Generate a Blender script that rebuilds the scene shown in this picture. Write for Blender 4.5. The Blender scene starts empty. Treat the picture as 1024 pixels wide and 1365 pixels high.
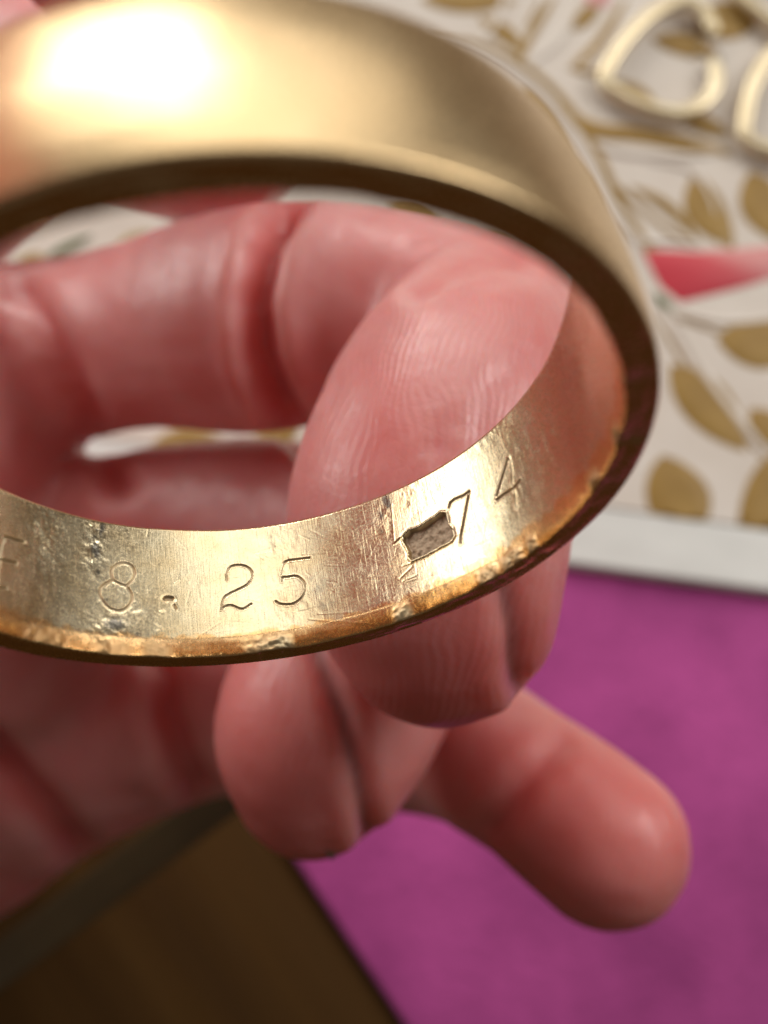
import bpy, math, random
import numpy as np
from mathutils import Vector
random.seed(4); rng = np.random.default_rng(11)
MM = 0.001

# ------------------------------------------------------------------ camera
TILT = math.radians(15.0)          # the phone looks down on the table, 15 degrees off plumb
AXIS = 135.0                       # mm from the lens to the table along the view axis
FPX, CX, CY = 1250.0, 512.0, 682.5 # focal length and centre in units of the photograph
fwd = np.array([0, math.sin(TILT), -math.cos(TILT)])
upv = np.array([0, math.cos(TILT), math.sin(TILT)])
CAM = -fwd * AXIS
sc = bpy.context.scene
cd = bpy.data.cameras.new('camera'); cam = bpy.data.objects.new('camera', cd)
sc.collection.objects.link(cam); sc.camera = cam
cam.location = Vector(CAM * MM); cam.rotation_euler = (TILT, 0, 0)
cd.sensor_fit = 'VERTICAL'; cd.sensor_height = 36.0; cd.sensor_width = 27.0
cd.lens = FPX / 1365.0 * 36.0
cd.clip_start = 0.001; cd.clip_end = 20
cd.dof.use_dof = True; cd.dof.focus_distance = 35.2 * MM; cd.dof.aperture_fstop = cd.lens / 0.88
cd.dof.aperture_blades = 0

# ------------------------------------------------------------------ light
w = bpy.data.worlds.new('World'); sc.world = w; w.use_nodes = True
w.node_tree.nodes['Background'].inputs[0].default_value = (0.95, 0.80, 0.66, 1)
w.node_tree.nodes['Background'].inputs[1].default_value = 0.08

def area_lamp(name, az, el, dist, sx, sy, power, col):
    d = Vector((math.sin(az) * math.cos(el), math.cos(az) * math.cos(el), math.sin(el)))
    l = bpy.data.lights.new(name, 'AREA'); l.shape = 'RECTANGLE'; l.size = sx; l.size_y = sy
    l.energy = power; l.color = col
    o = bpy.data.objects.new(name, l); sc.collection.objects.link(o)
    o.location = d * dist; o.rotation_euler = d.to_track_quat('Z', 'Y').to_euler()
    return o
area_lamp('window_pane_light', math.radians(-26), math.radians(22), 0.75, 0.08, 0.13, 0.50, (1.0, 0.96, 0.90))
area_lamp('window_pane_light', math.radians(-14.5), math.radians(27), 0.75, 0.03, 0.12, 0.6, (1.0, 0.96, 0.90))
area_lamp('window_pane_light', math.radians(-58), math.radians(17), 0.75, 0.46, 0.32, 1.9, (1.0, 0.97, 0.92))
area_lamp('window_pane_light', math.radians(64), math.radians(38), 0.85, 0.34, 0.36, 2.8, (1.0, 0.97, 0.93))
area_lamp('soft_fill_light', math.radians(4), math.radians(47), 1.1, 0.75, 0.55, 2.0, (1.0, 0.96, 0.88))  # unseen broad lamp, added as soft fill to brighten the inner band
area_lamp('soft_fill_light', math.radians(-6), math.radians(22), 1.15, 1.4, 0.45, 2.4, (1.0, 0.95, 0.87))  # unseen low lamp, added to keep the outer band bright

sc.view_settings.view_transform = 'Standard'; sc.view_settings.look = 'None'
sc.view_settings.exposure = 0.14; sc.view_settings.gamma = 1.0
sc.render.engine = 'CYCLES'
sc.cycles.use_denoising = True
sc.cycles.max_bounces = 8

# ------------------------------------------------------------------ helpers
def c2w(P):
    P = np.asarray(P, float)
    return CAM + P[..., 0:1] * np.array([1., 0, 0]) - P[..., 1:2] * upv + P[..., 2:3] * fwd
def ray(px, py):
    return np.array([(px - CX) / FPX, (py - CY) / FPX, 1.0])
def cp(px, py, z):                       # camera-space point in mm
    return ray(px, py) * z
def on_plane(px, py, h=0.0):             # point of the horizontal plane at height h (mm)
    d = c2w(ray(px, py)) - CAM
    return CAM + d * ((h - CAM[2]) / d[2])

def link(o, parent=None):
    sc.collection.objects.link(o)
    if parent is not None:
        o.parent = parent; o.matrix_parent_inverse = parent.matrix_world.inverted()
    return o
def mesh_obj(name, V, F, mat, origin=None, parent=None, smooth=True):
    V = np.asarray(V, float)
    origin = V.mean(0) if origin is None else np.asarray(origin, float)
    me = bpy.data.meshes.new(name)
    me.from_pydata(((V - origin) * MM).tolist(), [], F if isinstance(F, list) else F.tolist())
    if smooth: me.shade_smooth()
    me.materials.append(mat)
    o = bpy.data.objects.new(name, me)
    o.location = Vector(origin * MM)
    if parent is not None:
        o.location = Vector((origin) * MM) - parent.location
        o.parent = parent; sc.collection.objects.link(o)
    else:
        sc.collection.objects.link(o)
    return o
def tag(o, label=None, cat=None, group=None, kind=None):
    if label: o['label'] = label
    if cat: o['category'] = cat
    if group: o['group'] = group
    if kind: o['kind'] = kind
    return o
def empty(name, origin):
    o = bpy.data.objects.new(name, None); o.location = Vector(np.asarray(origin) * MM)
    o.empty_display_size = 0.002
    sc.collection.objects.link(o); return o

def catmull(P, n):
    P = np.asarray(P, float); Q = np.vstack([2 * P[0] - P[1], P, 2 * P[-1] - P[-2]]); out = []
    for i in range(1, len(Q) - 2):
        p0, p1, p2, p3 = Q[i - 1], Q[i], Q[i + 1], Q[i + 2]
        for t in np.linspace(0, 1, n, endpoint=False):
            out.append(.5 * (2 * p1 + (p2 - p0) * t + (2 * p0 - 5 * p1 + 4 * p2 - p3) * t * t + (3 * p1 - p0 - 3 * p2 + p3) * t ** 3))
    out.append(P[-1]); return np.array(out)
def noise2(x, y, seed=0):                # smooth value noise, about -1..1
    r = np.random.default_rng(seed).uniform(-1, 1, (256, 256))
    xi = np.floor(x).astype(int); yi = np.floor(y).astype(int); fx = x - xi; fy = y - yi
    fx = fx * fx * (3 - 2 * fx); fy = fy * fy * (3 - 2 * fy)
    g = lambda a, b: r[a % 256, b % 256]
    return (g(xi, yi) * (1 - fx) + g(xi + 1, yi) * fx) * (1 - fy) + (g(xi, yi + 1) * (1 - fx) + g(xi + 1, yi + 1) * fx) * fy
def fbm(x, y, seed=0, o=3):
    s = 0; a = 1.0
    for k in range(o): s = s + a * noise2(x * 2 ** k, y * 2 ** k, seed + k); a *= .5
    return s
def poly_dist(X, Y, pts):
    d = np.full(X.shape, 1e9)
    for (ax, ay), (bx, by) in zip(pts[:-1], pts[1:]):
        vx, vy = bx - ax, by - ay; L = vx * vx + vy * vy + 1e-12
        t = np.clip(((X - ax) * vx + (Y - ay) * vy) / L, 0, 1)
        d = np.minimum(d, np.hypot(X - ax - t * vx, Y - ay - t * vy))
    return d
def in_poly(X, Y, pts):
    ins = np.zeros(X.shape, bool); n = len(pts)
    for i in range(n):
        (x1, y1), (x2, y2) = pts[i], pts[(i + 1) % n]
        if y1 == y2: continue
        ins ^= ((y1 > Y) != (y2 > Y)) & (X < (x2 - x1) * (Y - y1) / (y2 - y1) + x1)
    return ins

# ------------------------------------------------------------------ materials
class NT:
    def __init__(s, name):
        s.m = bpy.data.materials.new(name); s.m.use_nodes = True; s.t = s.m.node_tree
        s.b = s.t.nodes['Principled BSDF']
    def n(s, kind, **kw):
        nd = s.t.nodes.new(kind)
        for k, v in kw.items():
            if k.startswith('i_'):
                nd.inputs[k[2:].replace('_', ' ')].default_value = v
            else: setattr(nd, k, v)
        return nd
    def l(s, a, b): s.t.links.new(a, b)
    def coord(s, scale=(1, 1, 1), rot=(0, 0, 0), src='Object', uv=None):
        if uv: c = s.n('ShaderNodeUVMap', uv_map=uv).outputs[0]
        else: c = s.n('ShaderNodeTexCoord').outputs[src]
        mp = s.n('ShaderNodeMapping'); mp.inputs['Scale'].default_value = scale; mp.inputs['Rotation'].default_value = rot
        s.l(c, mp.inputs['Vector']); return mp.outputs[0]
    def noise(s, vec, scale, detail=3, rough=.5, dist=0):
        nd = s.n('ShaderNodeTexNoise'); nd.inputs['Scale'].default_value = scale; nd.inputs['Detail'].default_value = detail
        nd.inputs['Roughness'].default_value = rough; nd.inputs['Distortion'].default_value = dist
        s.l(vec, nd.inputs['Vector']); return nd.outputs['Fac']
    def ramp(s, fac, stops):
        r = s.n('ShaderNodeValToRGB'); e = r.color_ramp.elements
        while len(e) < len(stops): e.new(.5)
        for k, (p, c) in enumerate(stops):
            e[k].position = p; e[k].color = (*c, 1) if isinstance(c, tuple) else (c, c, c, 1)
        s.l(fac, r.inputs[0]); return r.outputs[0]
    def mix(s, fac, a, b):
        m = s.n('ShaderNodeMix', data_type='RGBA')
        for sock, v in ((m.inputs[0], fac), (m.inputs[6], a), (m.inputs[7], b)):
            if hasattr(v, 'is_linked'): s.l(v, sock)
            else: sock.default_value = v if not isinstance(v, tuple) else (*v, 1)
        return m.outputs[2]
    def math(s, op, a, b):
        m = s.n('ShaderNodeMath', operation=op)
        for sock, v in ((m.inputs[0], a), (m.inputs[1], b)):
            if hasattr(v, 'is_linked'): s.l(v, sock)
            else: sock.default_value = v
        return m.outputs[0]
    def bump(s, h, strength, dist, prev=None):
        b = s.n('ShaderNodeBump'); b.inputs['Strength'].default_value = strength; b.inputs['Distance'].default_value = dist
        s.l(h, b.inputs['Height'])
        if prev is not None: s.l(prev, b.inputs['Normal'])
        return b.outputs[0]
    def attr(s, name): return s.n('ShaderNodeAttribute', attribute_name=name).outputs['Fac']
    def set(s, **kw):
        for k, v in kw.items():
            sock = s.b.inputs[k.replace('_', ' ')]
            if hasattr(v, 'is_linked'): s.l(v, sock)
            else: sock.default_value = (*v, 1) if isinstance(v, tuple) and len(v) == 3 and sock.type == 'RGBA' else v
        return s

def mat_gold():
    m = NT('worn_yellow_gold')
    uv = m.coord(uv='band')
    big = m.noise(uv, .9, 3, .55)
    fine = m.noise(uv, 9, 4, .6)
    brush = m.noise(m.coord((16, .8, 1), uv='band'), 1.0, 5, .65)
    brush2 = m.noise(m.coord((34, 1.6, 1), (0, 0, .12), uv='band'), 1.0, 3, .6)
    def scr(rot, sx, sy, lo):
        n = m.noise(m.coord((sx, sy, 1), (0, 0, rot), uv='band'), 1.0, 2, .5, .25)
        return m.ramp(n, [(lo, 0.0), (lo + .05, 1.0)])
    s1 = scr(.55, 14, .55, .66); s2 = scr(-.7, 15, .6, .67); s3 = scr(1.35, 16, .45, .67); s4 = scr(0.08, 18, .7, .65)
    scratch = m.math('ADD', m.math('ADD', s1, s2), m.math('ADD', s3, s4))
    pit = m.ramp(m.noise(uv, 13, 2, .5), [(.68, 0.0), (.74, 1.0)])
    patch = m.ramp(m.noise(m.coord(uv='band'), .55, 2, .5), [(.35, .15), (.65, 1.0)])
    col = m.mix(m.ramp(big, [(.35, 0.0), (.65, 1.0)]), (.86, .69, .42), (.90, .78, .53))
    col = m.mix(m.math('MULTIPLY', m.attr('outside'), .8), col, (.82, .58, .31))  # deeper gold outside: warm reflections of the room put into the colour
    col = m.mix(m.attr('orange_reflection'), col, (.90, .52, .20))  # orange reflection of skin and wood painted onto the worn bevel
    col = m.mix(m.attr('tarnish'), col, (.16, .15, .14))
    col = m.mix(m.attr('recess'), col, (.44, .34, .25))  # browner and rougher inside the engraved strokes and the stamp
    rough = m.math('ADD', m.ramp(fine, [(.3, .17), (.7, .32)]), m.math('MULTIPLY', m.attr('recess'), .40)); rough = m.math('ADD', rough, m.math('MULTIPLY', m.attr('outside'), .06)); rough = m.math('ADD', rough, m.attr('nick'))
    n1 = m.bump(m.math('MULTIPLY', brush, patch), .40, .00003)
    n2 = m.bump(brush2, .18, .000015, n1)
    n3 = m.bump(scratch, .22, .00001, n2)
    n4 = m.bump(fine, .12, .000015, n3)
    n5 = m.bump(pit, .25, .000008, n4)
    m.set(Base_Color=col, Metallic=1.0, Roughness=rough, Normal=n5)
    return m.m

def mat_skin():
    m = NT('pink_skin')
    oc = m.coord()
    blot = m.noise(oc, 130, 4, .6)
    fine = m.noise(oc, 900, 3, .6)
    col = m.mix(m.ramp(blot, [(.3, 0.0), (.7, 1.0)]), (.75, .25, .24), (.82, .43, .42))
    col = m.mix(m.ramp(m.noise(oc, 520, 3, .6), [(.45, 0.0), (.75, .35)]), col, (.68, .17, .16))
    col = m.mix(m.math('MULTIPLY', m.attr('flush_crease'), .8), col, (.73, .15, .135))  # flushed fingertips; pressed-in creases get the same darker red
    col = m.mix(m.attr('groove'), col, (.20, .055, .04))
    wv = m.n('ShaderNodeTexWave', wave_type='BANDS', bands_direction='X', wave_profile='SIN')
    wn = m.n('ShaderNodeTexNoise'); wn.inputs['Scale'].default_value = 110; wn.inputs['Detail'].default_value = 2; m.l(oc, wn.inputs['Vector'])
    vm = m.n('ShaderNodeVectorMath', operation='MULTIPLY_ADD'); m.l(wn.outputs['Color'], vm.inputs[0]); vm.inputs[1].default_value = (.0045, .0045, .0045); m.l(m.coord((1, .35, .6), (0, 0, .45)), vm.inputs[2])
    m.l(vm.outputs[0], wv.inputs['Vector'])
    wv.inputs['Scale'].default_value = 820; wv.inputs['Distortion'].default_value = 2.0
    wv.inputs['Detail'].default_value = 2.0; wv.inputs['Detail Scale'].default_value = 1.0
    rid = m.math('MULTIPLY', wv.outputs['Fac'], m.attr('ridge'))
    n1 = m.bump(m.noise(oc, 420, 5, .7), .38, .00025)
    n2 = m.bump(m.math('MULTIPLY', rid, m.ramp(m.noise(oc, 160, 2), [(.35, .5), (.62, 1.0)])), .27, .00006, n1)
    vor = m.n('ShaderNodeTexVoronoi', feature='DISTANCE_TO_EDGE'); vor.inputs['Scale'].default_value = 1500
    m.l(oc, vor.inputs['Vector'])
    n3 = m.bump(m.ramp(vor.outputs['Distance'], [(0.0, 0.0), (.12, 1.0)]), .10, .00005, n2)
    m.set(Base_Color=col, Roughness=m.ramp(fine, [(.3, .30), (.7, .52)]), Normal=n3,
          Subsurface_Weight=.85, Subsurface_Scale=.0048, Specular_IOR_Level=.5, Coat_Weight=.16, Coat_Roughness=.28, Coat_Normal=n3)
    m.b.inputs['Subsurface Radius'].default_value = (1.0, .32, .18)
    return m.m

def mat_nail():
    m = NT('fingernail')
    oc = m.coord((1, 1, 1)); n = m.noise(oc, 300, 2)
    m.set(Base_Color=m.mix(n, (.66, .30, .27), (.74, .42, .38)), Roughness=.28, Subsurface_Weight=.4, Subsurface_Scale=.0015,
          Normal=m.bump(n, .1, .0001))
    return m.m

def mat_simple(name, c1, c2, scale, rough, metallic=0.0, bstr=.2, bdist=.0001, bscale=None, sheen=0.0):
    m = NT(name); oc = m.coord()
    n = m.noise(oc, scale, 5, .6); b = m.noise(oc, bscale or scale * 6, 4, .6)
    m.set(Base_Color=m.mix(m.ramp(n, [(.3, 0.0), (.7, 1.0)]), c1, c2), Roughness=rough, Metallic=metallic, Normal=m.bump(b, bstr, bdist), Sheen_Weight=sheen)
    return m.m

def mat_wood():
    m = NT('dark_brown_wood')
    oc = m.coord((1, 1, 1), (0, 0, math.radians(-38)))
    g = m.n('ShaderNodeMapping'); g.inputs['Scale'].default_value = (60, 4, 20); m.l(oc, g.inputs[0])
    n = m.noise(g.outputs[0], 1.0, 6, .6, .6); fine = m.noise(g.outputs[0], 9.0, 4, .6)
    col = m.ramp(n, [(.28, (.050, .022, .005)), (.5, (.078, .036, .008)), (.72, (.115, .056, .013))])
    m.set(Base_Color=col, Roughness=m.ramp(fine, [(.3, .5), (.7, .7)]), Specular_IOR_Level=.2, Normal=m.bump(fine, .25, .0002))
    return m.m

GOLD = mat_gold(); SKIN = mat_skin(); NAIL = mat_nail(); WOOD = mat_wood()
MAGENTA = mat_simple('magenta_felt', (.30, .028, .185), (.60, .082, .37), 38, .85, bstr=.5, bdist=.0005, bscale=900, sheen=.35)
CREAM = mat_simple('cream_card', (.70, .62, .54), (.79, .73, .66), 40, .55, bstr=.35, bdist=.0006, bscale=160)
WHITE = mat_simple('white_border', (.76, .77, .74), (.83, .84, .81), 45, .5, bstr=.3, bdist=.0005, bscale=140)
LEAFGOLD = mat_simple('gold_print', (.29, .165, .030), (.40, .245, .058), 120, .5, metallic=.05, bstr=.3, bdist=.0002, bscale=900)
LEAFGREEN = mat_simple('green_print', (.10, .14, .06), (.16, .17, .06), 120, .5)
RED = mat_simple('red_print', (.58, .03, .055), (.70, .075, .10), 70, .45)
pm = NT('red_to_pink_print'); px_ = pm.n('ShaderNodeSeparateXYZ'); pm.l(pm.coord(), px_.inputs[0])
pn = pm.noise(pm.coord((60, 500, 60), (0, 0, .12)), 1.0, 3, .6)
pf = pm.math('ADD', pm.math('MULTIPLY', px_.outputs[0], 55.0), pm.math('MULTIPLY', px_.outputs[1], 110.0))
pm.set(Base_Color=pm.ramp(pm.math('ADD', pm.math('ADD', pf, .15), pm.math('MULTIPLY', pn, .5)), [(.15, (.60, .03, .055)), (.55, (.64, .07, .09)), (.95, (.72, .30, .29))]), Roughness=.5)
PETAL = pm.m
PINK = mat_simple('pink_print', (.72, .30, .30), (.75, .42, .40), 60, .5)
PALEGOLD = mat_simple('pale_gold_metal', (.70, .58, .38), (.78, .68, .48), 200, .42, metallic=1.0, bstr=.25, bdist=.0001, bscale=700)
DARK_OLIVE = mat_simple('dark_olive', (.050, .031, .011), (.066, .043, .016), 90, .5)
cm = NT('clear_plastic'); cm.set(Base_Color=(.95, .93, .9), Roughness=.12, Transmission_Weight=1.0, IOR=1.45,
    Normal=cm.bump(cm.noise(cm.coord(), 900, 2), .2, .0002)); CLEAR = cm.m

# ------------------------------------------------------------------ setting: table, felt
def slab(name, pts, z0, z1, mat, bevel, parent=None):
    n = len(pts); P = np.array([[p[0], p[1]] for p in pts]); c = P.mean(0)
    rings = []
    prof = [(0, z0), (0, z1 - bevel)] + [(bevel * (1 - math.cos(a)), z1 - bevel + bevel * math.sin(a)) for a in np.linspace(.35, math.pi / 2, 4)]
    V = []; F = []
    for ins, z in prof:
        d = c - P; d = d / np.linalg.norm(d, axis=1)[:, None]
        Q = P + d * ins * 1.4
        V += [[q[0], q[1], z] for q in Q]
    for k in range(len(prof) - 1):
        for i in range(n):
            j = (i + 1) % n; F.append([k * n + i, k * n + j, (k + 1) * n + j, (k + 1) * n + i])
    F.append(list(range((len(prof) - 1) * n, len(prof) * n))); F.append(list(range(n))[::-1])
    return mesh_obj(name, V, F, mat, origin=[c[0], c[1], z0], parent=parent, smooth=False)

table = mesh_obj('table', [[-700, -600, 0], [700, -600, 0], [700, 800, 0], [-700, 800, 0]], [[0, 1, 2, 3]], WOOD, origin=[0, 0, 0], smooth=False)
tag(table, kind='structure')
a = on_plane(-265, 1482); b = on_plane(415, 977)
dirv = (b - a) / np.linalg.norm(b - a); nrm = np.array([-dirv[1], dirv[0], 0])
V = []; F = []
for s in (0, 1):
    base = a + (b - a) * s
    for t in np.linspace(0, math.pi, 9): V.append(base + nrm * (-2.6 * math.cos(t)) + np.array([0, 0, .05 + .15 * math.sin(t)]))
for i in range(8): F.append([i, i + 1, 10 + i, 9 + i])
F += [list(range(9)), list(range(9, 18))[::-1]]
mesh_obj('dark_strip', V, F, DARK_OLIVE, parent=table)  # low dark strip lying on the table beside the palm

FELT = 1.6
felt = slab('magenta_felt_mat', [on_plane(150, 780)[:2], on_plane(720, 1635)[:2], on_plane(2000, 1500)[:2], on_plane(2000, 700)[:2]], .02, FELT, MAGENTA, .7)
tag(felt, 'bright magenta felt mat lying flat on the brown table', 'mat')

# ------------------------------------------------------------------ patterned card
CARD = 3.2
C0, C1 = on_plane(765, 755, CARD), on_plane(1024, 791, CARD)
ed = (C1 - C0) / np.linalg.norm(C1 - C0); en = np.array([-ed[1], ed[0], 0])
BL = C0 - ed * 150; BR = C0 + ed * 140
card = empty('patterned_card', [C0[0], C0[1], FELT])
tag(card, 'cream card with gold leaf pattern and a red petal', 'card')
bw = 8.9
slab('backing', [(BL + en * (bw + .2))[:2], (BR + en * (bw + .2))[:2], (BR + en * 190)[:2], (BL + en * 190)[:2]], FELT + .03, CARD, CREAM, .3, card)
# white border roll along the lower edge
V = []; F = []; prof = []
for t in np.linspace(0, 1, 22):
    x = t * bw; h = (CARD + .12 - FELT) * (1 - (1 - min(t / .06, 1)) ** 2) ** .5 if t < .06 else (CARD + .12 - FELT)
    prof.append((x, max(h, 0.02)))
NB = 60
for i in range(NB + 1):
    base = BL + (BR - BL) * i / NB
    for k, (x, h) in enumerate(prof):
        wob = .03 * math.sin(i * .9 + k * .35) + .02 * math.sin(i * 2.3)
        V.append(base + en * x + np.array([0, 0, FELT - base[2] + h + (wob if 2 < k < 20 else 0)]))
m_ = len(prof)
for i in range(NB):
    for k in range(m_ - 1): F.append([i * m_ + k, (i + 1) * m_ + k, (i + 1) * m_ + k + 1, i * m_ + k + 1])
mesh_obj('border', V, F, WHITE, parent=card)

def leaf(p, q, wpx, mat, name='leaf', bend=0.0, cut=None, rise=.32):
    A, B = on_plane(*p, CARD), on_plane(*q, CARD); ax = B - A; L = np.linalg.norm(ax); ax /= L; sd = np.array([-ax[1], ax[0], 0])
    wm = wpx * .124; n = 13; mcr = 7; V = []; F = []
    for i in range(n):
        t = i / (n - 1); hw = .5 * wm * (math.sin(math.pi * t ** .9) ** .85) + .02
        for k in range(mcr):
            c = -1 + 2 * k / (mcr - 1)
            P = A + ax * L * t + sd * (hw * c + bend * L * math.sin(math.pi * t))
            z = .05 + rise * (1 - abs(c) ** 3) * min(1, 4 * t, 4 * (1 - t)) - .10 * (1 - abs(c)) ** 4
            if cut is not None:
                dd = (P - C0) @ en
                if dd < bw + .05: P = P + en * (bw + .05 - dd)
            V.append([P[0], P[1], CARD + z])
    for i in range(n - 1):
        for k in range(mcr - 1): F.append([i * mcr + k, i * mcr + k + 1, (i + 1) * mcr + k + 1, (i + 1) * mcr + k])
    return mesh_obj(name, V, F, mat, parent=card)
def vein(pts, wpx, mat, name='vein', rise=.5, h=CARD):
    P = catmull([on_plane(x, y, h) for x, y in pts], 6); V = []; F = []; m2 = 7
    for i, p in enumerate(P):
        t = P[min(i + 1, len(P) - 1)] - P[max(i - 1, 0)]; t /= np.linalg.norm(t); sd = np.array([-t[1], t[0], 0])
        f_ = min(1, .35 + 3 * i / len(P), .35 + 3 * (len(P) - 1 - i) / len(P))
        for k in range(m2):
            c = -1 + 2 * k / (m2 - 1); V.append(p + sd * (c * wpx * .0555 * f_) + np.array([0, 0, .03 + rise * f_ * (1 - c * c)]))
    for i in range(len(P) - 1):
        for k in range(m2 - 1): F.append([i * m2 + k, i * m2 + k + 1, (i + 1) * m2 + k + 1, (i + 1) * m2 + k])
    return mesh_obj(name, V, F, mat, parent=card)

LEAVES = [((893, 486), (994, 602), 62, .02), ((955, 454), (1075, 462), 66, 0), ((925, 232), (978, 332), 52, -.08), ((1000, 228), (1055, 330), 62, -.05),
          ((900, 150), (975, 182), 30, 0), ((742, 205), (800, 290), 22, .04), ((1000, 545), (1050, 600), 40, 0), ((640, 25), (700, 70), 26, .05), ((760, 40), (800, 5), 26, 0), ((868, 52), (962, 74), 38, .04), ((822, 108), (880, 150), 30, 0), ((925, 40), (1020, 14), 60, 0), ((560, 0), (690, 2), 40, 0),
          ((696, 118), (758, 236), 52, -.05), ((838, 248), (932, 326), 17, .10), ((520, 262), (600, 305), 40, 0), ((640, 300), (705, 350), 36, .05),
          ((690, 350), (752, 372), 32, 0), ((150, 340), (215, 312), 34, 0), ((20, 350), (70, 352), 30, 0), ((200, 596), (300, 588), 40, 0), ((330, 600), (400, 572), 34, 0),
          ((470, 160), (540, 70), 46, 0), ((350, 90), (420, 20), 46, 0), ((600, 190), (650, 120), 40, 0), ((250, 180), (310, 90), 46, 0), ((80, 200), (150, 120), 46, 0),
          ((1040, 500), (1120, 590), 60, 0), ((1060, 380), (1150, 420), 55, 0), ((-60, 420), (20, 470), 50, 0), ((60, 500), (140, 440), 50, 0), ((450, 420), (520, 350), 50, 0), ((600, 480), (680, 560), 60, 0)]
for p, q, wd, bd in LEAVES:
    leaf(p, q, wd, LEAFGOLD, bend=bd)
leaf((884, 606), (912, 735), 74, LEAFGOLD, bend=.06, cut=True); leaf((1060, 590), (985, 730), 66, LEAFGOLD, bend=.05, cut=True)
leaf((60, 345), (125, 312), 13, LEAFGREEN); leaf((870, 390), (900, 420), 12, LEAFGREEN)
# cream stems with their gold edge lines
STEM = [(560, 60), (625, 68), (690, 100), (745, 152), (785, 215), (812, 275), (845, 325), (872, 372)]
vein(STEM, 17, CREAM, 'stem', .45)
vein([(x + 12, y - 10) for x, y in STEM], 13, LEAFGOLD, 'vein', .25)
vein([(745, 140), (790, 172), (850, 180), (905, 190), (975, 205)], 27, LEAFGOLD, 'vein', .3)
vein([(775, 185), (830, 205), (900, 208), (960, 205)], 12, CREAM, 'stem', .4)
vein([(690, 85), (705, 52), (740, -5)], 13, LEAFGOLD, 'vein', .2); vein([(705, 88), (740, 60), (765, 20), (775, -10)], 13, CREAM, 'stem', .4)
vein([(762, 92), (795, 60), (835, 0)], 14, LEAFGOLD, 'vein', .2); vein([(640, 60), (665, 25), (672, -10)], 12, CREAM, 'stem', .35)
vein([(758, 90), (785, 96), (815, 92)], 12, LEAFGOLD, 'vein', .25)
vein([(880, 400), (905, 440), (940, 500), (985, 560), (1030, 610)], 14, CREAM, 'stem', .4)
vein([(800, 260), (850, 318), (900, 322), (935, 330)], 9, CREAM, 'stem', .35)
vein([(860, 215), (915, 225), (945, 260), (965, 330)], 10, CREAM, 'stem', .35)
vein([(880, 410), (960, 430), (1040, 425)], 10, CREAM, 'stem', .35)
vein([(868, 420), (892, 452), (925, 505), (975, 565), (1025, 618)], 6, LEAFGOLD, 'vein', .2)
vein([(815, 300), (850, 330), (885, 336)], 7, LEAFGOLD, 'vein', .2); vein([(884, 418), (950, 440), (965, 448)], 6, LEAFGOLD, 'vein', .2)
vein([(800, 232), (838, 262), (880, 300), (930, 330)], 9, LEAFGOLD, 'vein', .25); vein([(700, 40), (722, 0)], 6, LEAFGOLD, 'vein', .2); vein([(640, 20), (690, 70)], 8, LEAFGOLD, 'vein', .2)
# red petal: a pink blade with red flanks
def flat_patch(name, pts, mat, h):
    P = np.array([on_plane(x, y, CARD) for x, y in pts]); c = P.mean(0); V = [c + [0, 0, h]] ; n = len(P); F = []
    for q in P: V.append(c + (q - c) * .8 + [0, 0, h * .9])
    for q in P: V.append(q + [0, 0, .04])
    for i in range(n):
        j = (i + 1) % n; F.append([0, 1 + i, 1 + j]); F.append([1 + i, 1 + n + i, 1 + n + j, 1 + j])
    return mesh_obj(name, V, F, mat, parent=card)
flat_patch('petal', [(855, 332), (930, 336), (1060, 326), (1060, 362), (985, 384), (908, 403), (884, 385), (866, 358)], PETAL, .35)
flat_patch('petal', [(775, -14), (815, -14), (812, 10), (785, 10)], PINK, .3)

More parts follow.
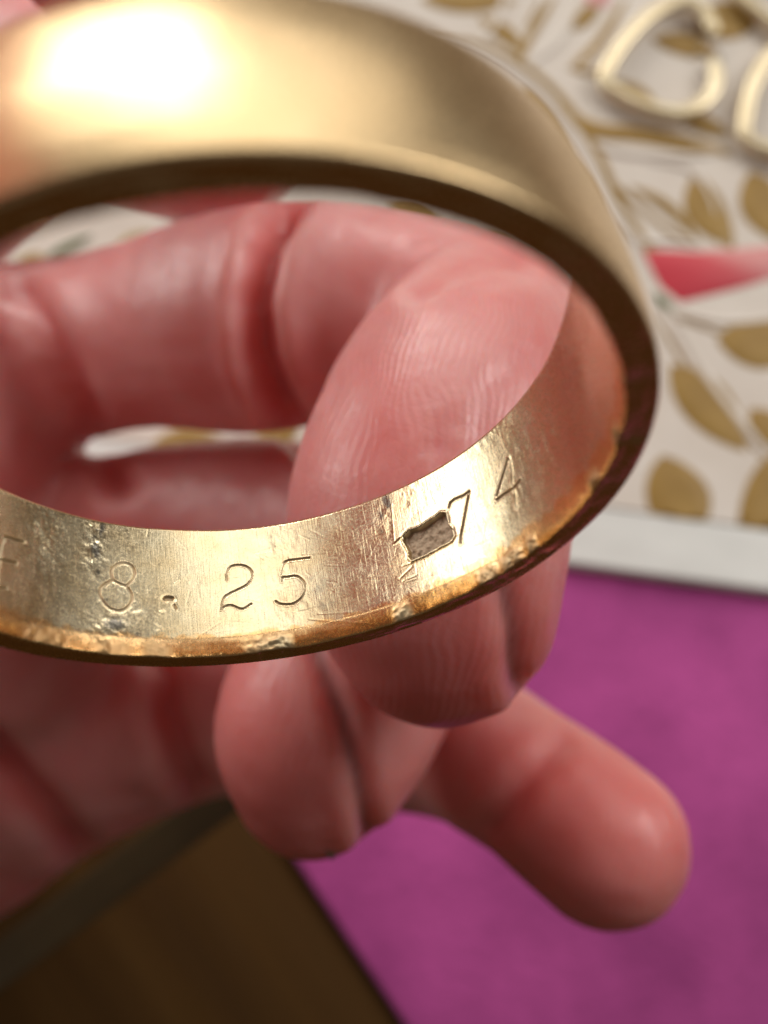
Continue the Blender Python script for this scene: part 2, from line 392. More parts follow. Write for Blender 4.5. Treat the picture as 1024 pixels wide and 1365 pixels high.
# ------------------------------------------------------------------ open heart earrings
HZ = [(700, 238), (676, 165), (622, 98), (545, 66), (450, 82), (330, 152), (220, 262), (145, 368), (105, 440), (92, 478)], \
     [(92, 478), (122, 530), (170, 566), (250, 612), (380, 660), (500, 680), (600, 652), (680, 580), (712, 490), (702, 388)]
def heart(px_off, rot, label):
    pts = []
    for k, br in enumerate(HZ):
        q = catmull([on_plane(780 + x / 4.196, y / 4.196, CARD) for x, y in br], 6); pts.append(q if k == 0 else q[1:])
    P = np.vstack(pts); c = on_plane(780 + 420 / 4.196, 380 / 4.196, CARD)
    P = P - c; cr, sr = math.cos(rot), math.sin(rot)
    P = np.stack([P[:, 0] * cr - P[:, 1] * sr, P[:, 0] * sr + P[:, 1] * cr, P[:, 2] * 0], 1)
    o = on_plane(880 + px_off[0], 90 + px_off[1], CARD)
    root = empty('heart_earring', [o[0], o[1], CARD]); tag(root, label, 'earring', 'open heart earrings lying on the card')
    n = len(P); mcr = 14; V = []; F = []
    for i in range(n):
        t = P[min(i + 1, n - 1)] - P[max(i - 1, 0)]; t /= np.linalg.norm(t); sd = np.array([-t[1], t[0], 0])
        e_ = min(1.0, .55 + .25 * i, .55 + .25 * (n - 1 - i))
        for k in range(mcr):
            a_ = 2 * math.pi * k / mcr; ca, sa = math.cos(a_), math.sin(a_)
            V.append(o + P[i] + sd * (1.18 * e_ * math.copysign(abs(ca) ** .75, ca)) + np.array([0, 0, 1.75 + .9 * e_ * math.copysign(abs(sa) ** .75, sa)]))
    for i in range(n - 1):
        for k in range(mcr): F.append([i * mcr + k, i * mcr + (k + 1) % mcr, (i + 1) * mcr + (k + 1) % mcr, (i + 1) * mcr + k])
    F += [list(range(mcr)), list(range((n - 1) * mcr, n * mcr))[::-1]]
    mesh_obj('hoop', V, F, PALEGOLD, parent=root)
    # clear stopper in the notch
    q0 = np.array([4.9, .1, 0]); pp = [(-.9, 2.6), (.4, 2.2), (1.3, 1.0), (1.5, -.4), (1.0, -1.8), (-.4, -2.6)]
    V = []; F = []; n2 = 0; Q = catmull([np.array([q0[0] + x + 2.2, q0[1] + y, 0]) for x, y in pp], 4)
    Q = np.stack([Q[:, 0] * cr - Q[:, 1] * sr, Q[:, 0] * sr + Q[:, 1] * cr, Q[:, 2]], 1)
    for i in range(len(Q)):
        t = Q[min(i + 1, len(Q) - 1)] - Q[max(i - 1, 0)]; t /= np.linalg.norm(t); sd = np.array([-t[1], t[0], 0])
        for k in range(8):
            a_ = 2 * math.pi * k / 8; V.append(o + Q[i] + sd * (.95 * math.cos(a_)) + np.array([0, 0, 1.1 + .9 * math.sin(a_)]))
    for i in range(len(Q) - 1):
        for k in range(8): F.append([i * 8 + k, i * 8 + (k + 1) % 8, (i + 1) * 8 + (k + 1) % 8, (i + 1) * 8 + k])
    F += [list(range(8)), list(range((len(Q) - 1) * 8, len(Q) * 8))[::-1]]
    mesh_obj('clear_stopper', V, F, CLEAR, parent=root)
heart((0, 0), 0.0, 'pale gold open heart earring lying whole in view on the card')
heart((172, 58), math.radians(16), 'pale gold open heart earring cut off by the right edge of the photo')
heart((178, -103), math.radians(-20), 'pale gold earring barely showing in the top right corner')

# ------------------------------------------------------------------ gold ring
RC = np.array([-3.44734, -0.31735, 25.0375]); RI, RT, RW = 10.0, 1.004, 5.25
RAX = np.array([-0.17013492, -0.84272765, 0.51074869]); RU = np.array([0.94874716, 0, 0.3160361]); RV = np.array([-0.26633236, 0.53834015, 0.79953546])
def ring_uv(px, py):
    d = ray(px, py); dp = d - RAX * (d @ RAX); o = -RC; op = o - RAX * (o @ RAX)
    A_, B_, C_ = dp @ dp, 2 * dp @ op, op @ op - RI * RI
    t = (-B_ + math.sqrt(max(B_ * B_ - 4 * A_ * C_, 0))) / (2 * A_); q = t * d - RC
    return math.atan2(q @ RV, q @ RU) * RI, q @ RAX
def uvz(pts, ox, oy, s=5.12): return [ring_uv(ox + x / s, oy + y / s) for x, y in pts]
sub = lambda P, n=5: [tuple(p) for p in catmull(np.array(P), n)]
STROKES = []   # (polyline, half width mm, depth mm)
S2 = lambda pts, n=5: sub(uvz(pts, 100, 680), n); S3 = lambda pts, n=5: sub(uvz(pts, 260, 680), n); S5 = lambda pts: uvz(pts, 520, 580)
S1 = lambda pts: uvz(pts, 0, 640); S4 = lambda pts: uvz(pts, 420, 640)
STROKES += [(S2([(352, 516), (300, 495), (265, 475), (250, 430), (258, 393), (300, 362), (345, 358), (390, 380), (410, 425), (395, 470), (352, 516)]), .055, .062),
            (S2([(262, 472), (215, 498), (180, 525), (172, 570), (195, 620), (240, 665), (300, 683), (345, 670), (385, 625), (388, 570), (352, 516)]), .055, .062),
            (S3([(218, 480), (215, 430), (240, 390), (290, 375), (350, 385), (388, 420), (388, 465), (355, 510), (290, 545), (220, 580), (190, 615), (182, 678)]), .055, .062),
            (S3([(182, 678), (210, 655), (250, 650), (300, 670), (335, 672), (385, 640)]), .052, .058),
            (S3([(785, 325), (700, 335), (620, 350), (600, 385), (588, 440)]), .052, .058),
            (S3([(595, 485), (598, 460), (640, 455), (690, 450), (735, 480), (755, 530), (735, 590), (690, 630), (640, 645), (580, 640), (550, 622)]), .055, .062),
            (S5([(405, 500), (412, 465), (440, 440), (500, 415), (545, 385), (545, 390), (530, 460), (515, 540), (500, 620), (485, 690), (483, 740)]), .065, .08),
            (S5([(728, 415), (750, 340), (775, 260), (800, 180), (810, 158)]), .06, .075),
            (S5([(810, 158), (822, 200), (830, 260), (828, 320), (848, 400)]), .06, .075), (S5([(848, 400), (852, 460), (860, 500)]), .06, .075),
            (S5([(728, 445), (770, 410), (820, 380), (860, 345), (888, 308)]), .06, .075),
            (S5([(30, 745), (85, 695)]), .045, .04), (S5([(10, 470), (30, 740)]), .04, .008),
            (S1([(35, 385), (165, 425)]), .075, .09), (S1([(-10, 535), (115, 570)]), .07, .08), (S1([(-20, 735), (45, 740)]), .06, .06), (S1([(35, 385), (5, 480), (-20, 735)]), .05, .05),
            (S4([(600, 585), (660, 565)]), .035, -.016), (S4([(665, 590), (580, 670)]), .04, -.018), (S4([(600, 690), (690, 650)]), .035, -.014), (S4([(620, 695), (695, 672)]), .03, -.012), (S4([(640, 740), (685, 772)]), .03, -.012),
            (S4([(-40, 950), (100, 962), (390, 975)]), .03, -.009), (S4([(20, 915), (250, 900)]), .025, -.008), (S4([(75, 690), (150, 700)]), .03, .007), (S4([(80, 525), (150, 520)]), .03, .006), (S4([(90, 550), (150, 548)]), .03, .005),
            (S2([(618, 603), (640, 600), (662, 604)], 1), .11, .09), (S2([(678, 648), (692, 675)], 1), .06, .06),
            (S2([(490, 190), (505, 115)]), .02, -.012), (S2([(665, 515), (715, 480)]), .02, .012), (S2([(830, 870), (985, 770)]), .02, -.012), (S2([(580, 695), (610, 685)]), .03, .02), (S2([(405, 705), (450, 690)]), .03, .02)]
r2 = random.Random(5)
for k in range(260):                    # fine wear scratches in every direction
    u0 = r2.uniform(-3, 22); s0 = r2.uniform(.7, 5.0); a_ = r2.choice([r2.gauss(.6, .3), r2.gauss(-.7, .3), r2.gauss(1.57, .15), r2.gauss(0, .2)]); L_ = r2.uniform(.15, 1.0)
    STROKES.append(([(u0, s0), (u0 + L_ * math.cos(a_), s0 + L_ * math.sin(a_))], .026, r2.choice([-1, 1]) * r2.uniform(.002, .007)))
HALL = S5([(90, 690), (130, 650), (190, 635), (260, 590), (310, 560), (345, 530), (385, 530), (398, 570), (400, 610), (430, 640), (438, 690), (420, 720), (380, 745), (330, 770), (290, 790), (240, 820), (190, 840), (150, 858), (130, 840), (130, 800), (110, 760), (92, 730)])

dth = math.radians(.165)
th_d = np.arange(math.radians(-82), math.radians(152), dth); th_c = np.linspace(math.radians(152), math.radians(278), 110, endpoint=False)
TH = np.concatenate([np.linspace(math.radians(-170), math.radians(-82), 100, endpoint=False), th_d, np.linspace(math.radians(152), math.radians(190), 40, endpoint=False)]); NT_ = len(TH)
BEV = .70
rows = [(BEV * (1 - math.cos(math.pi / 2 * 1)) , 0)]
prof = []  # (s, r, zone) zone 0 inner, 1 bevel, 2 other
for s_ in np.arange(BEV, RW - .12, .03): prof.append((s_, RI, 0))
prof += [(RW - .08, RI + .01, 2), (RW - .02, RI + .06, 2), (RW, RI + .15, 2), (RW, RI + .45, 2), (RW - .01, RI + .75, 2), (RW - .08, RI + .90, 2), (RW - .22, RI + .96, 2)]
for s_ in np.linspace(RW - .45, .5, 22): prof.append((s_, RI + .96 + .20 * (1 - abs(2 * s_ / RW - 1) ** 2.2), 2))
prof += [(.28, RI + .965, 2), (.12, RI + .96, 2), (.05, RI + .94, 2), (.01, RI + .90, 2), (.0, RI + .86, 2)]
for t in np.linspace(.82, .14, 16): prof.append((.0, RI + t, 3))
for t in np.linspace(0, 1, 18)[1:-1]:    # rounded worn bevel towards the bore
    prof.append((BEV * t ** 1.25, RI + .11 * (1 - t) ** 1.3, 1))
PS = np.array([p[0] for p in prof]); PR = np.array([p[1] for p in prof]); PZ = np.array([p[2] for p in prof]); NP = len(prof)
U, S = np.meshgrid(TH * RI, PS, indexing='ij'); R = np.repeat(PR[None], NT_, 0).copy(); S = S.copy()
KB = .22 + .78 * np.exp(-((np.degrees(TH) - 78) / 62) ** 6)[:, None]
PZg = PZ[None].repeat(NT_, 0)
S = np.where(PZg == 0, KB * BEV + (S - BEV) * (RW - KB * BEV) / (RW - BEV), np.where(PZg == 1, S * KB, S))
R = np.where(PZg == 1, RI + (R - RI) * KB, np.where(PZg == 3, RI + .12 * KB + (R - RI - .12) / .70 * (.82 - .12 * KB), R))
inner = (PZ == 0)[None].repeat(NT_, 0); bev = (PZ == 1)[None].repeat(NT_, 0); face = (PZ == 3)[None].repeat(NT_, 0)
H = np.zeros_like(U); RECESS = np.zeros_like(U)
band = inner | bev
X0, Y0 = U, S
for pts, hw, dep in STROKES:
    P_ = np.array(pts); u0, u1 = P_[:, 0].min() - .3, P_[:, 0].max() + .3
    i0, i1 = np.searchsorted(TH * RI, [u0, u1]); i1 = min(i1, NT_)
    if i0 >= i1: continue
    d = poly_dist(U[i0:i1], S[i0:i1], pts)
    hw = hw * (.82 if hw > .045 else 1); g = np.clip(1 - d / hw, 0, 1) ** .8
    H[i0:i1] = np.where(np.abs(dep * g) > np.abs(H[i0:i1]), dep * g, H[i0:i1])
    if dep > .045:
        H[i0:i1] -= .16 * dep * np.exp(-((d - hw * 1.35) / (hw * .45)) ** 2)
        RECESS[i0:i1] = np.maximum(RECESS[i0:i1], .6 * np.clip(1.25 - d / hw, 0, 1))
P_ = np.array(HALL); i0, i1 = np.searchsorted(TH * RI, [P_[:, 0].min() - .4, P_[:, 0].max() + .4])
d = poly_dist(U[i0:i1], S[i0:i1], HALL + HALL[:1]); ins = in_poly(U[i0:i1], S[i0:i1], HALL)
nz = fbm(U[i0:i1] * 5, S[i0:i1] * 5, 40, 3)
H[i0:i1] = np.where(ins, np.clip(d / .055, 0, 1) * (.18 + .03 * nz), H[i0:i1] - .045 * np.exp(-(d / .07) ** 2))
RECESS[i0:i1] = np.maximum(RECESS[i0:i1], np.where(ins, .95 * np.clip(d / .06, 0, 1), 0))
# soft dents, ripples and pits of a worn bore
H += .014 * fbm(U * .40, S * .30, 3, 2) + .0016 * fbm(U * 2.2, S * 1.6, 9, 3)
rug = np.clip(fbm(U * .55 + 3, S * .6, 21, 2) - .15, 0, 1)
H += .006 * rug * fbm(U * 5.5, S * 3.2, 30, 3)
for px, py, rx, ry, am in ((60, 715, .6, 1.2, .014), (125, 725, .5, 1.1, .014), (145, 835, .7, .4, .012), (350, 745, .8, .3, .006), (515, 690, .2, .9, .010)):
    cu, cs = ring_uv(px, py); k = np.exp(-((U - cu) / rx) ** 2 - ((S - cs) / ry) ** 2); H += am * k * fbm(U * 4.5, S * 4.5, 51, 3)
# chipped front edge
chip = np.zeros_like(U); wav = fbm(U * 1.1, U * 0 + 1.3, 71, 4)
for px, py, ru, am in ((338, 868, .35, .12), (366, 861, .55, .26), (380, 858, .3, .16), (538, 823, .36, .30), (652, 775, .45, .22), (685, 757, .5, .22), (712, 740, .25, .2), (800, 660, .4, .18), (828, 592, .35, .26), (845, 545, .3, .12), (60, 842, .8, .08), (150, 850, .7, .08), (210, 862, .5, .10)):
    cu, cs = ring_uv(px, py)
    chip += am * np.exp(-((U - cu) / ru) ** 4) * np.exp(-((S - .18) / .30) ** 2)
rough_e = fbm(U * 2.6, S * 3.6, 81, 2)
edge_m = np.exp(-(S / .45) ** 2)
He = -.40 * chip * (.7 + .55 * fbm(U * 4.5, S * 6, 82, 2)) + edge_m * (.022 * wav + .006 * rough_e)
R = np.where(band, R + H * np.clip((S - .1) / .3, 0, 1) + He, R)
R = np.where(PZg == 2, R + .022 * fbm(U * .38, S * .45, 17, 2), R)
R = np.where(face, np.minimum(R + .25 * He, RI + .86), R)
dec = np.where(face | bev, .02 * fbm(U * .9, R * 3, 91, 3) + .004 * fbm(U * 4, R * 7, 95, 2) + .3 * chip * (.4 + .3 * rough_e), 0)
S = S + np.where(bev | face, dec, 0)
REFL = np.where(bev, np.clip(1.1 - PS[None] / BEV * .5, 0, 1), np.where(inner, np.clip(1 - (U * 0 + S - BEV) / .18 + .8 * fbm(U * 3, S * 4, 60, 3), 0, 1) * .8, np.where(face, .5, 0)))  # where the orange reflection is painted: bevel, rim face, ragged inner edge
REFL *= np.clip(1 - chip * 3.5, 0, 1)
TAR = np.zeros_like(U)
for px, py, rx, ry, am in ((130, 705, .28, .45, 1), (125, 735, .22, .4, 1), (134, 760, .2, .25, .8), (152, 830, .35, .22, 1), (185, 845, .45, .12, .8), (146, 800, .2, .1, .6), (365, 725, .15, .5, .5), (515, 665, .16, .5, .9), (510, 700, .14, .6, .8), (418, 780, .5, .35, .4), (435, 805, .4, .2, .3)):
    cu, cs = ring_uv(px, py); TAR = np.maximum(TAR, am * np.exp(-((U - cu) / rx) ** 2 - ((S - cs) / ry) ** 2))
TAR = np.where(inner, np.clip(TAR * 1.5 * np.clip(.35 + 1.3 * fbm(U * 4.5, S * 3.0, 77, 4), 0, 1.2), 0, .85), 0)
CP = RC + S[..., None] * RAX + R[..., None] * (np.cos(TH)[:, None, None] * RU + np.sin(TH)[:, None, None] * RV)
RV_ = c2w(CP.reshape(-1, 3))
ii, kk = np.meshgrid(np.arange(NT_), np.arange(NP), indexing='ij'); jn = (ii + 1) % NT_; kn = (kk + 1) % NP
RF = np.stack([ii * NP + kk, ii * NP + kn, jn * NP + kn, jn * NP + kk], -1).reshape(-1, 4)
ro = c2w(RC + RAX * RW / 2)
ring = mesh_obj('gold_ring', RV_, RF, GOLD, origin=ro)
tag(ring, 'worn gold band ring with a date engraved inside and chipped edge, held by the hand', 'ring')
me = ring.data
for nm, arr in (('orange_reflection', REFL), ('tarnish', TAR), ('recess', RECESS), ('nick', np.clip(chip * 2.0, 0, .35) * band), ('outside', ((PZ[None] == 2) + U * 0))):
    at = me.attributes.new(nm, 'FLOAT', 'POINT'); at.data.foreach_set('value', arr.reshape(-1).astype(np.float32))
uvl = me.uv_layers.new(name='band'); li = np.empty(len(me.loops), np.int32); me.loops.foreach_get('vertex_index', li)
arc = np.concatenate([[0], np.cumsum(np.hypot(np.diff(PS), np.diff(PR)))])
UVv = np.stack([U.reshape(-1), np.repeat(arc[None], NT_, 0).reshape(-1)], 1)
UVl = UVv[li]; wrap = np.zeros(len(li), bool).reshape(NT_, NP, 4); wrap[-1, :, 2:] = True
UVl[wrap.reshape(-1), 0] += 2 * math.pi * RI
uvl.data.foreach_set('uv', UVl.astype(np.float32).reshape(-1))

# ------------------------------------------------------------------ hand
def P4(px, py, z, r): return np.append(cp(px, py, z), r)
def Q4(x, y, z, r): return np.array([x, y, z, r], float)
fingers = {
 'A': [P4(-60, 500, 86, 9.0), P4(90, 468, 79, 7.6), P4(200, 448, 73, 7.2), P4(350, 428, 66, 7.9), P4(490, 415, 63.5, 6.9), P4(636, 464, 59, 7.0), P4(610, 552, 50, 7.0), P4(572, 690, 47, 7.1), P4(583, 800, 46.5, 5.9), P4(590, 866, 46.3, 3.95)],
 'B': [P4(0, 775, 90, 9.0), P4(160, 730, 81, 8.0), P4(330, 714, 75, 7.8), P4(480, 740, 69, 7.2), P4(530, 800, 64, 6.9), P4(478, 885, 60, 6.9), P4(433, 965, 58, 6.75), P4(412, 1040, 57.5, 4.7)],
 'C': [P4(60, 1020, 95, 9.5), P4(280, 955, 90, 7.6), P4(470, 975, 83, 6.6), P4(600, 985, 74, 6.1), P4(700, 1040, 66, 5.3), P4(760, 1085, 63, 5.35), P4(808, 1124, 61, 5.3)],
 'I': [Q4(-46, -31, 91, 9.5), Q4(-28, -35.5, 79, 8.2), Q4(-13.5, -30, 71.5, 7.8), Q4(-14, -33, 59, 7.0), Q4(-19, -36, 47, 6.8), Q4(-22, -27, 30, 6.6), Q4(-15.2, -8.6, 13.6, 5.6)],
 'T': [Q4(-62, 18, 92, 12), Q4(-55, 17, 76, 10.5), Q4(-45, 14, 58, 9), Q4(-33.5, 8, 41, 8.6), Q4(-22.2, 1.2, 26.5, 7.3)],
}
palm_caps = [[P4(-60, 500, 88, 10), P4(-120, 1000, 96, 12)], [P4(-300, 560, 98, 14), P4(-300, 1050, 100, 15)], [P4(60, 1020, 95.5, 9.5), P4(-100, 1090, 98, 12.5), P4(-420, 1150, 100, 15)],
             [P4(0, 775, 91, 9), P4(-200, 850, 97, 14)], [P4(-300, 800, 99, 17), P4(-760, 900, 102, 17), P4(-1300, 1000, 104, 18)],
             [Q4(-46, -31, 91, 9.5), P4(-330, 560, 98, 13)], [Q4(-50, -28, 80, 10), Q4(-57, -4, 70, 11), Q4(-58, 18, 76, 10)], [Q4(-62, 18, 92, 12), P4(-320, 760, 98, 15)],  # middle chain: thumb web out of view, added to shade the palm
             [P4(-75, 470, 77, 7.8), P4(-40, 600, 79, 8.4), P4(-5, 735, 84, 8.6), P4(40, 870, 90, 9.0)]]
h = .38; lo = np.array([-135., -52., 5.]); hi = np.array([27., 62., 122.])
N = np.ceil((hi - lo) / h).astype(int)
gx = [lo[k] + h * np.arange(N[k]) for k in range(3)]
BIG = 9.0
def chain_sdf(ch, F, mode, k=None, n=6, base=None):
    Q = catmull(np.array(ch), n) if len(ch) > 2 else np.array(ch)
    pad = 6.0
    mn = (Q[:, :3] - Q[:, 3:]).min(0) - pad; mx = (Q[:, :3] + Q[:, 3:]).max(0) + pad
    i0 = np.clip(((mn - lo) / h).astype(int), 0, N - 1); i1 = np.clip(((mx - lo) / h).astype(int) + 1, 1, N)
    sl = tuple(slice(i0[a], i1[a]) for a in range(3))
    G = np.full([i1[a] - i0[a] for a in range(3)], BIG, np.float32)
    for a_, b_ in zip(Q[:-1], Q[1:]):
        rr = max(a_[3], b_[3]) + pad
        m0 = np.minimum(a_, b_)[:3] - rr; m1 = np.maximum(a_, b_)[:3] + rr
        j0 = np.maximum(((m0 - lo) / h).astype(int), i0); j1 = np.minimum(((m1 - lo) / h).astype(int) + 1, i1)
        if (j1 <= j0).any(): continue
        X, Y, Z = np.meshgrid(*[gx[c][j0[c]:j1[c]].astype(np.float32) for c in range(3)], indexing='ij', sparse=True)
        v = (b_ - a_)[:3]; L = v @ v + 1e-9
        t = np.clip(((X - a_[0]) * v[0] + (Y - a_[1]) * v[1] + (Z - a_[2]) * v[2]) / L, 0, 1)
        d = np.sqrt((X - a_[0] - t * v[0]) ** 2 + (Y - a_[1] - t * v[1]) ** 2 + (Z - a_[2] - t * v[2]) ** 2) - (a_[3] + t * (b_[3] - a_[3]))
        ss = tuple(slice(j0[c] - i0[c], j1[c] - i0[c]) for c in range(3))
        G[ss] = np.minimum(G[ss], d)
    return sl, G
def smin(a, b, k):
    hh = np.clip(.5 + .5 * (b - a) / k, 0, 1); return b + (a - b) * hh - k * hh * (1 - hh)
palm = np.full(N, BIG, np.float32)
for ch in palm_caps:
    sl, G = chain_sdf(ch, palm, 0); palm[sl] = smin(palm[sl], G, 4.0)
Fld = palm.copy()
for nm in ('A', 'B', 'C', 'I', 'T'):
    sl, G = chain_sdf(fingers[nm], palm, 0)
    Fld[sl] = np.minimum(Fld[sl], smin(G, palm[sl], 2.2))
def surface_nets(F):
    ins = F < 0; nx, ny, nz = F.shape
    c = [ins[dx:nx - 1 + dx, dy:ny - 1 + dy, dz:nz - 1 + dz] for dx in (0, 1) for dy in (0, 1) for dz in (0, 1)]
    s = sum(x.astype(np.int8) for x in c); act = (s > 0) & (s < 8)
    idx = np.full(act.shape, -1, np.int64); A_ = np.argwhere(act); idx[act] = np.arange(len(A_))
    acc = np.zeros((len(A_), 3)); cnt = np.zeros(len(A_))
    cor = [(dx, dy, dz) for dx in (0, 1) for dy in (0, 1) for dz in (0, 1)]
    val = np.stack([F[A_[:, 0] + a, A_[:, 1] + b, A_[:, 2] + c_] for a, b, c_ in cor], 1)
    for i, p in enumerate(cor):
        for j, q in enumerate(cor):
            if j > i and sum(abs(np.array(p) - np.array(q))) == 1:
                m = (val[:, i] < 0) != (val[:, j] < 0); t = val[:, i] / (val[:, i] - val[:, j] + 1e-12)
                pos = np.array(p)[None] + t[:, None] * (np.array(q) - np.array(p))[None]
                acc[m] += pos[m]; cnt[m] += 1
    V = A_ + acc / cnt[:, None]; faces = []
    for ax in range(3):
        o1, o2 = [k for k in range(3) if k != ax]
        a0 = [slice(None)] * 3; a1 = [slice(None)] * 3; a0[ax] = slice(0, -1); a1[ax] = slice(1, None)
        e = np.argwhere(ins[tuple(a0)] != ins[tuple(a1)])
        ok = (e[:, o1] > 0) & (e[:, o2] > 0) & (e[:, o1] < F.shape[o1] - 1) & (e[:, o2] < F.shape[o2] - 1); e = e[ok]
        def g(d1, d2):
            q = e.copy(); q[:, o1] -= d1; q[:, o2] -= d2; return idx[q[:, 0], q[:, 1], q[:, 2]]
        f = np.stack([g(0, 0), g(1, 0), g(1, 1), g(0, 1)], 1)
        flip = ins[e[:, 0], e[:, 1], e[:, 2]] ^ (ax == 1)
        f[flip] = f[flip][:, ::-1]; faces.append(f)
    return V, np.vstack(faces)
HV, HF = surface_nets(Fld); HV = lo + HV * h
def vnormals(V, F):
    n = np.cross(V[F[:, 2]] - V[F[:, 0]], V[F[:, 3]] - V[F[:, 1]]); vn = np.zeros_like(V)
    for k in range(4): np.add.at(vn, F[:, k], n)
    return vn / (np.linalg.norm(vn, axis=1)[:, None] + 1e-12)
E_ = np.vstack([HF[:, [0, 1]], HF[:, [1, 2]], HF[:, [2, 3]], HF[:, [3, 0]]]); deg = np.bincount(E_.ravel(), minlength=len(HV))[:, None].astype(float)
def smooth(V, it, lam=.5):
    for _ in range(it):
        acc = np.stack([np.bincount(E_[:, 0], V[E_[:, 1], c], len(V)) + np.bincount(E_[:, 1], V[E_[:, 0], c], len(V)) for c in range(3)], 1)
        V = V + lam * (acc / deg - V)
    return V
HV = smooth(HV, 7)
VN = smooth(vnormals(HV, HF), 6); VN /= np.linalg.norm(VN, axis=1)[:, None]
# make normals point out of the hand
ctr = np.array([v[:3] for v in fingers['A']]); dd = np.linalg.norm(HV[:, None] - ctr[None, 4:6], axis=2).min(1); kmin = int(dd.argmin())
if VN[kmin] @ (HV[kmin] - ctr[4 + int(np.linalg.norm(ctr[4:6] - HV[kmin], axis=1).argmin())]) < 0: HF = HF[:, ::-1]; VN = -VN
# creases: (photo polyline, depth range of the surface there, width mm, depth mm)
CRE = [([(385, 268), (352, 320), (338, 400), (346, 480), (375, 550), (420, 605)], 48, 76, .9, 2.4),
       ([(690, 345), (640, 345), (590, 358), (555, 380)], 40, 62, .7, .9), ([(748, 985), (700, 1035), (655, 1105)], 52, 70, .9, .6), ([(700, 372), (640, 380), (600, 400)], 40, 56, .5, .2),
       ([(212, 880), (218, 950), (238, 1010), (262, 1050)], 60, 100, 1.4, 1.6), ([(-10, 1000), (40, 1060), (90, 1115), (125, 1150)], 60, 105, 1.6, 1.8),
       ([(590, 560), (582, 590), (590, 620)], 38, 48, .25, .22), ([(560, 600), (585, 590), (612, 600)], 38, 48, .2, .15), ([(610, 545), (600, 580)], 38, 48, .2, .15),
       ([(700, 470), (650, 520), (640, 570)], 38, 52, .5, .15), ([(30, 390), (75, 470), (120, 560), (155, 640)], 60, 90, 1.2, 1.0)]
pxs = CX + FPX * HV[:, 0] / HV[:, 2]; pys = CY + FPX * HV[:, 1] / HV[:, 2]
view = HV / np.linalg.norm(HV, axis=1)[:, None]; facing = np.clip(-(VN * view).sum(1) * 2.5, 0, 1)
disp = np.zeros(len(HV)); groove = np.zeros(len(HV))
for pts, z0, z1, wd, dp in CRE:
    d = poly_dist(pxs, pys, pts) * HV[:, 2] / FPX; m = (HV[:, 2] > z0) & (HV[:, 2] < z1)
    disp -= np.where(m, dp * np.exp(-(d / wd) ** 2) * facing, 0); disp += np.where(m, .18 * dp * np.exp(-((d - 2 * wd) / wd) ** 2) * facing, 0)
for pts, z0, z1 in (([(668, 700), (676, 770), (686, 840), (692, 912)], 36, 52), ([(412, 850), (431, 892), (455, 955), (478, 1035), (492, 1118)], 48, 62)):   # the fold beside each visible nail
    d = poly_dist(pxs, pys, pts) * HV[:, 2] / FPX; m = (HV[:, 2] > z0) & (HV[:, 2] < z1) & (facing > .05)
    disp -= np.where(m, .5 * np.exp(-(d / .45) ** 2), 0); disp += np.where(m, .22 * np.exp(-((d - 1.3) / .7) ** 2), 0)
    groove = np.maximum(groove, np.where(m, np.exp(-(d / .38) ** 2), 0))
disp += .10 * fbm(HV[:, 0] * .35 + HV[:, 2] * .2, HV[:, 1] * .35 + HV[:, 2] * .27, 5, 3)
# nails: the groove beside each plate is carved, the plate itself is a part
def frame(c0, c1, nz):
    ax = (c1 - c0) / np.linalg.norm(c1 - c0); n = nz - ax * (nz @ ax); n /= np.linalg.norm(n); return ax, n, np.cross(ax, n)
NAILS = []
def nail_spec(nm, i0, i1, nvec, lenf, half):
    ch = fingers[nm]; c0, c1 = ch[i0][:3], ch[i1][:3]; ax, n, b = frame(c0, c1, np.array(nvec, float))
    NAILS.append((nm, c0, c1, ch[i0][3], ch[i1][3], ax, n, b, lenf, half))
rr = math.radians
nail_spec('A', 7, 9, (math.cos(rr(8)), 0, math.sin(rr(8))), (6, 9), rr(54))
nail_spec('B', 5, 7, (math.cos(rr(17)), .0, -math.sin(rr(17))), (4, 7), rr(54))
nail_spec('C', 4, 6, (.0, -.1, 1), (4, 6), rr(50))
nail_spec('T', 3, 4, (-.8, -.2, -.4), (3, 4), rr(50))
nail_spec('I', 5, 6, (-.2, -.9, -.5), (5, 6), rr(50))
nail_geo = []
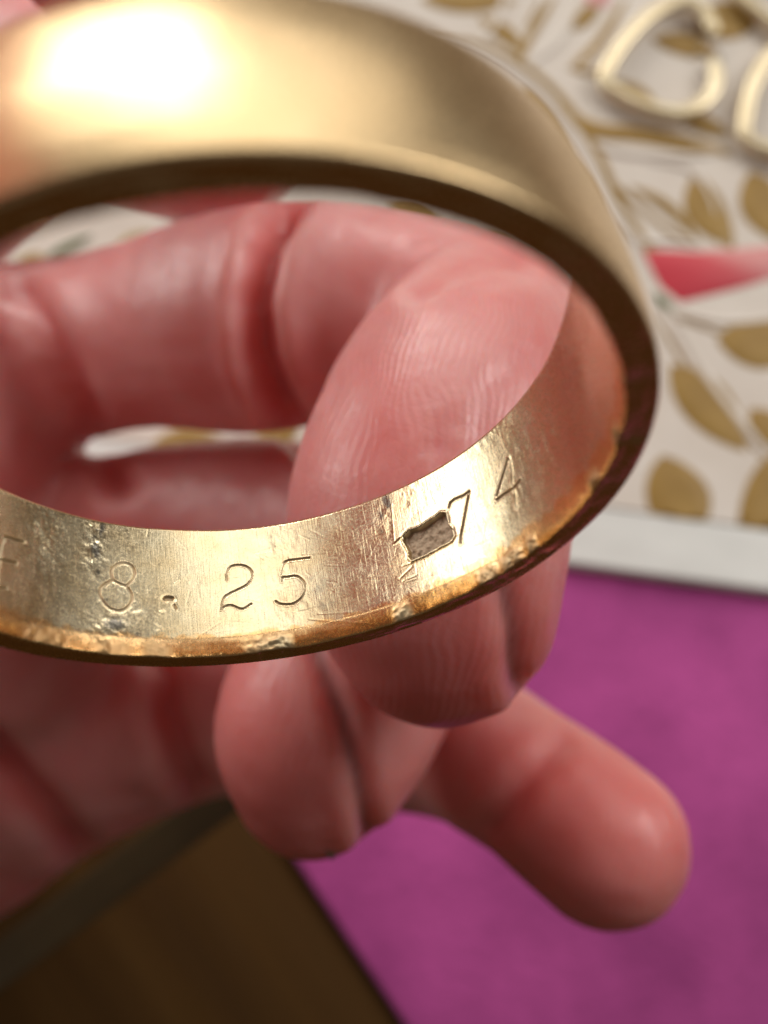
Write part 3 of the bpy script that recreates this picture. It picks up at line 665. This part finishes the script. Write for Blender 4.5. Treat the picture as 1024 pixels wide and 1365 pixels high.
for nm, c0, c1, r0, r1, ax, n, b, (i0, i1), half in NAILS:
    Q = catmull(np.array(fingers[nm][i0:i1 + 1]), 10); arc_ = np.concatenate([[0], np.cumsum(np.linalg.norm(np.diff(Q[:, :3], axis=0), axis=1))])
    rt = Q[-1, 3]; Lend = arc_[-1] + .78 * rt; L = min(14.0, Lend * .92); st = Lend - L; nu, nv = 23, 17; P_ = np.zeros((nu, nv, 3))
    rs = np.interp(st, arc_, Q[:, 3])
    for i in range(nu):
        t = i / (nu - 1); a_ = st + L * t
        c = np.array([np.interp(a_, arc_, Q[:, k]) for k in range(3)]) + ax * max(0, a_ - arc_[-1])
        m_n = math.sqrt(max(0, 1 - (1 - min(t / .28, 1)) ** 2)) * .75 + .25
        m_n *= 1 - .45 * max(0, (t - .86) / .14) ** 2
        hr = rs + (.66 * rt - rs) * t ** 1.6
        for k in range(nv):
            v = -1 + 2 * k / (nv - 1); phi = v * half * m_n
            P_[i, k] = c + (hr + .18 - .22 * v * v) * (math.cos(phi) * n + math.sin(phi) * b) - ax * (.9 * v * v * max(0, (t - .8) / .2))
    nail_geo.append(P_)
    edge = np.vstack([P_[::-1, 0], P_[0], P_[:, -1]])
    d = np.full(len(HV), 1e9)
    for e in edge: d = np.minimum(d, np.linalg.norm(HV - e, axis=1))
    disp -= .25 * np.exp(-(d / .5) ** 2)
HV = HV + VN * disp[:, None]
HV = smooth(HV, 2, .5)
hand_o = c2w(cp(-60, 700, 90))
hand = mesh_obj('hand', c2w(HV), HF, SKIN, origin=hand_o)
tag(hand, 'bare hand with curled fingers and extended little finger behind the gold ring', 'hand')
def chain_mask(nm, i0, rad):
    d = np.full(len(HV), 1e9)
    for q in catmull(np.array(fingers[nm][i0:]), 4): d = np.minimum(d, np.linalg.norm(HV - q[:3], axis=1) - q[3])
    return np.clip(1.2 - d / rad, 0, 1)
rid = np.maximum.reduce([chain_mask('A', 5, 1.5), chain_mask('B', 5, 1.5), chain_mask('C', 4, 1.5)])
fl = np.zeros(len(HV))
for nm in ('A', 'B', 'C'):
    t = fingers[nm][-1][:3]; fl = np.maximum(fl, np.exp(-(np.linalg.norm(HV - t, axis=1) / 8.5) ** 2))
for nm, arr in (('ridge', rid), ('groove', groove * .55), ('flush_crease', np.maximum(fl, np.clip(-disp, 0, 1) * .9))):
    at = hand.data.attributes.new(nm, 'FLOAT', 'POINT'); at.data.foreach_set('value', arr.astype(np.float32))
for P_ in nail_geo:
    nu, nv = P_.shape[:2]; c = P_.reshape(-1, 3).mean(0); top = P_.reshape(-1, 3)
    inn = top - .0
    V = np.vstack([top, top + (c - top) / np.linalg.norm(c - top, axis=1)[:, None] * .35]); n0 = nu * nv; F = []
    for i in range(nu - 1):
        for k in range(nv - 1):
            a_ = i * nv + k; F += [[a_, a_ + 1, a_ + nv + 1, a_ + nv], [n0 + a_ + nv, n0 + a_ + nv + 1, n0 + a_ + 1, n0 + a_]]
    rim = [k for k in range(nv)] + [i * nv + nv - 1 for i in range(1, nu)] + [(nu - 1) * nv + k for k in range(nv - 2, -1, -1)] + [i * nv for i in range(nu - 2, 0, -1)]
    for x, y in zip(rim, rim[1:] + rim[:1]): F.append([x, n0 + x, n0 + y, y])
    mesh_obj('fingernail', c2w(V), F, NAIL, parent=hand)
